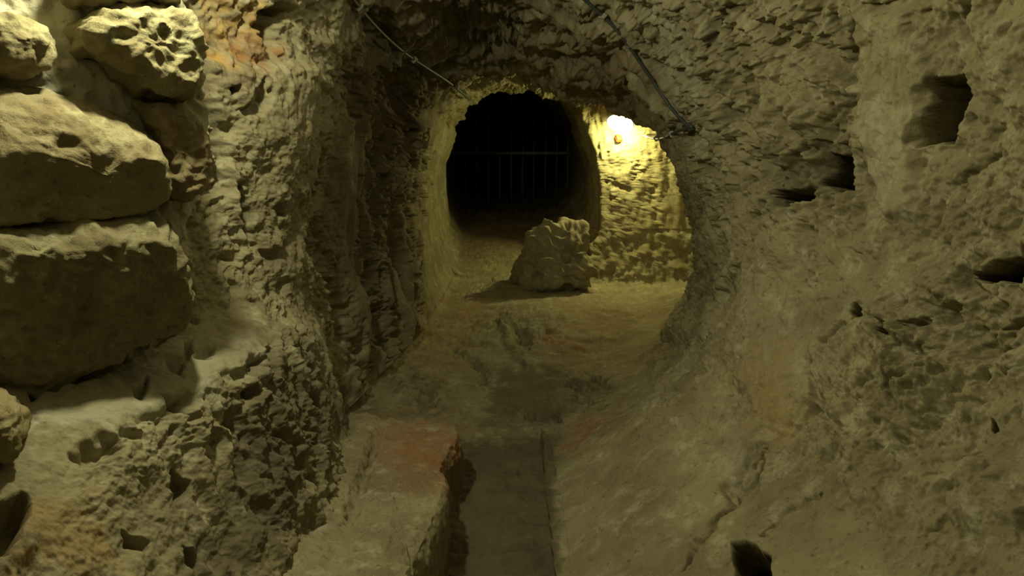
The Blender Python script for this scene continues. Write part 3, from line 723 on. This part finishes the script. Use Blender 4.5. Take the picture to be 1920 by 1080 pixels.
# ------------------------------------------------------------------ lamp (bulkhead fitting): housing, glowing glass, rim
def bulkhead(loc, axis_u, axis_n, a, b_, dep, label, strength_mat, cat='lamp'):
    e = empty('bulkhead_lamp', loc, label, cat)
    u = np.array(axis_u, float); u /= np.linalg.norm(u); n = np.array(axis_n, float); n -= n @ u * u; n /= np.linalg.norm(n); v = np.cross(n, u)
    def dome(a, b_, d, z0, up=1, rings=10, seg=36):
        vs, fs = [], []
        for i in range(rings):
            t = i / (rings) * math.pi / 2
            for k in range(seg):
                an = 2 * math.pi * k / seg
                vs.append(u * a * math.cos(t) * math.cos(an) + v * b_ * math.cos(t) * math.sin(an) + n * (z0 + up * d * math.sin(t)))
        vs.append(n * (z0 + up * d))
        for i in range(rings - 1):
            for k in range(seg):
                k2 = (k + 1) % seg; fs.append((i * seg + k, i * seg + k2, (i + 1) * seg + k2, (i + 1) * seg + k))
        for k in range(seg): fs.append(((rings - 1) * seg + k, (rings - 1) * seg + (k + 1) % seg, len(vs) - 1))
        return vs, fs
    mesh_raw('glass_cover', *dome(a, b_, dep, 0.0), strength_mat, e)
    mesh_raw('housing', *merge(dome(a * 1.06, b_ * 1.1, dep * .35, -.004, -1), ), M_HOUS, e)
    pts = [u * a * 1.04 * math.cos(t) + v * b_ * 1.06 * math.sin(t) for t in np.linspace(0, 2 * math.pi, 37)]
    mesh_raw('rim', *tube_geo(pts, .006, 6), M_HOUS, e)
    return e, u, v, n
LY = 8.46
LP = P(1163, 231, LY)
bulkhead(LP, (1, -.10, -.26), (-.1, -.62, -.45), .135, .095, .065, 'glowing white oval bulkhead lamp high on the niche wall', M_GLOW)
def light(name, loc, power, col, rad, spot=None):
    ld = bpy.data.lights.new(name, 'POINT' if spot is None else 'SPOT'); ld.energy = power; ld.color = col; ld.shadow_soft_size = rad
    lo = bpy.data.objects.new(name, ld); C.objects.link(lo); lo.location = tuple(map(float, loc))
    if spot is not None:
        ld.spot_size = math.radians(spot[1]); ld.spot_blend = .6
        lo.rotation_euler = Vector(spot[0]).to_track_quat('-Z', 'Y').to_euler()
    return lo
light('tunnel_lamp_light', LP + np.array([.02, .01, -.11]), 40, (1, .96, .30), .03)
light('near_lamp_light', (-.89, 2.2, .93), 68, (1, .98, .60), .05)
light('roof_fill_light', (-.05, 3.3, 1.0), 5, (1, .96, .58), .05)  # unseen fill, added to brighten the left tunnel wall
light('entrance_fill_light', (.1, .2, 1.1), 4, (1, .97, .60), .10)  # unseen frontal fill, added to lift the kerb and near stone

# orange plug and cables near the lamp
op, on = surf(1153, 268, 4, .0, ymin=7.5)
on = np.array([.25, -.70, .65]); on /= np.linalg.norm(on); op = op + on * .03
oc = empty('plastic_cap', op, 'small orange plastic cap on the wall just under the lamp', 'cap')
u0 = np.cross(on, (0, 0, 1)); u0 /= np.linalg.norm(u0); v0 = np.cross(u0, on)
mesh_raw('cap', *box_geo(on * .02, u0, v0, on, .028, .035, .03), M_ORANGE, oc, False)
mesh_raw('base', *box_geo(on * -.03, u0, v0, on, .020, .022, .03), M_BOX, oc, False)

def cable(name, pxpts, r, mat, label, clips, off=.02, ymin=1.5, tol=4, ymaxc=None):
    P3 = [surf(x, y, tol, off, ymin) for x, y in pxpts]
    pts = [p for p, _ in P3]
    # keep the run taut: smooth the depth a little
    A = np.array(pts); 
    for _ in range(2): A[1:-1] = .5 * A[1:-1] + .25 * (A[:-2] + A[2:])
    A = A - 0.0
    root = empty(name, A[0], label, 'cable')
    sm = smooth_path(A, 8)
    mesh_raw('sheath', *tube_geo([p - A[0] for p in sm], r, 8), mat, root)
    for i in clips:
        p = A[i] - A[0]; t = A[min(i + 1, len(A) - 1)] - A[i - 1 if i else 0]; t /= np.linalg.norm(t); n_ = P3[i][1]; s = np.cross(t, n_); s /= np.linalg.norm(s)
        mesh_raw('clip', *box_geo(p, s, t, n_, r * 2.2, r * 1.1, r * 1.6), M_CLIP, root, False)
    return root
cable('power_cable', [(640, -25), (660, 5), (690, 40), (718, 66), (745, 88), (768, 106), (800, 128), (835, 148), (862, 165), (878, 186)], .010, M_CABLE,
      'thin grey cable with pale clips crossing the tunnel roof on the left', [1, 5], ymin=3.2, off=.03)
cable('conduit', [(1070, -30), (1100, 5), (1132, 30), (1162, 58), (1188, 90), (1206, 122), (1228, 158), (1248, 192), (1264, 222), (1284, 236)], .010, M_COND,
      'grey conduit curving down the right shoulder of the tunnel roof', [2], ymin=3.2, off=.003)
cable('lamp_cable', [(1204, 256), (1222, 262), (1238, 262), (1252, 256), (1264, 246), (1282, 240), (1306, 238)], .009, M_CABLE,
      'short dark cable looping from the lamp to the right wall', [2, 4], ymin=4, off=.03)

jp, jn = surf(1292, 240, 5, .015, 3.2)
jc = empty('junction_box', jp, 'small dark box where the conduit meets the lamp cable, right shoulder of the tunnel', 'junction box')
u1 = np.cross(jn, (0, 0, 1)); u1 /= np.linalg.norm(u1); v1 = np.cross(u1, jn)
mesh_raw('box', *box_geo(jn * 0, u1, v1, jn, .036, .024, .018), M_BOX, jc, False)
mesh_raw('lid', *box_geo(jn * .024, u1, v1, jn, .032, .020, .004), M_CABLE, jc, False)

# ------------------------------------------------------------------ world, view
w_ = bpy.data.worlds.new('world'); SC.world = w_; w_.use_nodes = True
w_.node_tree.nodes['Background'].inputs[0].default_value = (.02, .02, .02, 1); w_.node_tree.nodes['Background'].inputs[1].default_value = .0
SC.view_settings.view_transform = 'Standard'; SC.view_settings.look = 'None'; SC.view_settings.gamma = 1; SC.view_settings.exposure = 0
try: SC.view_settings.use_curve_mapping = False
except Exception: pass
print('done', time.time() - T0)
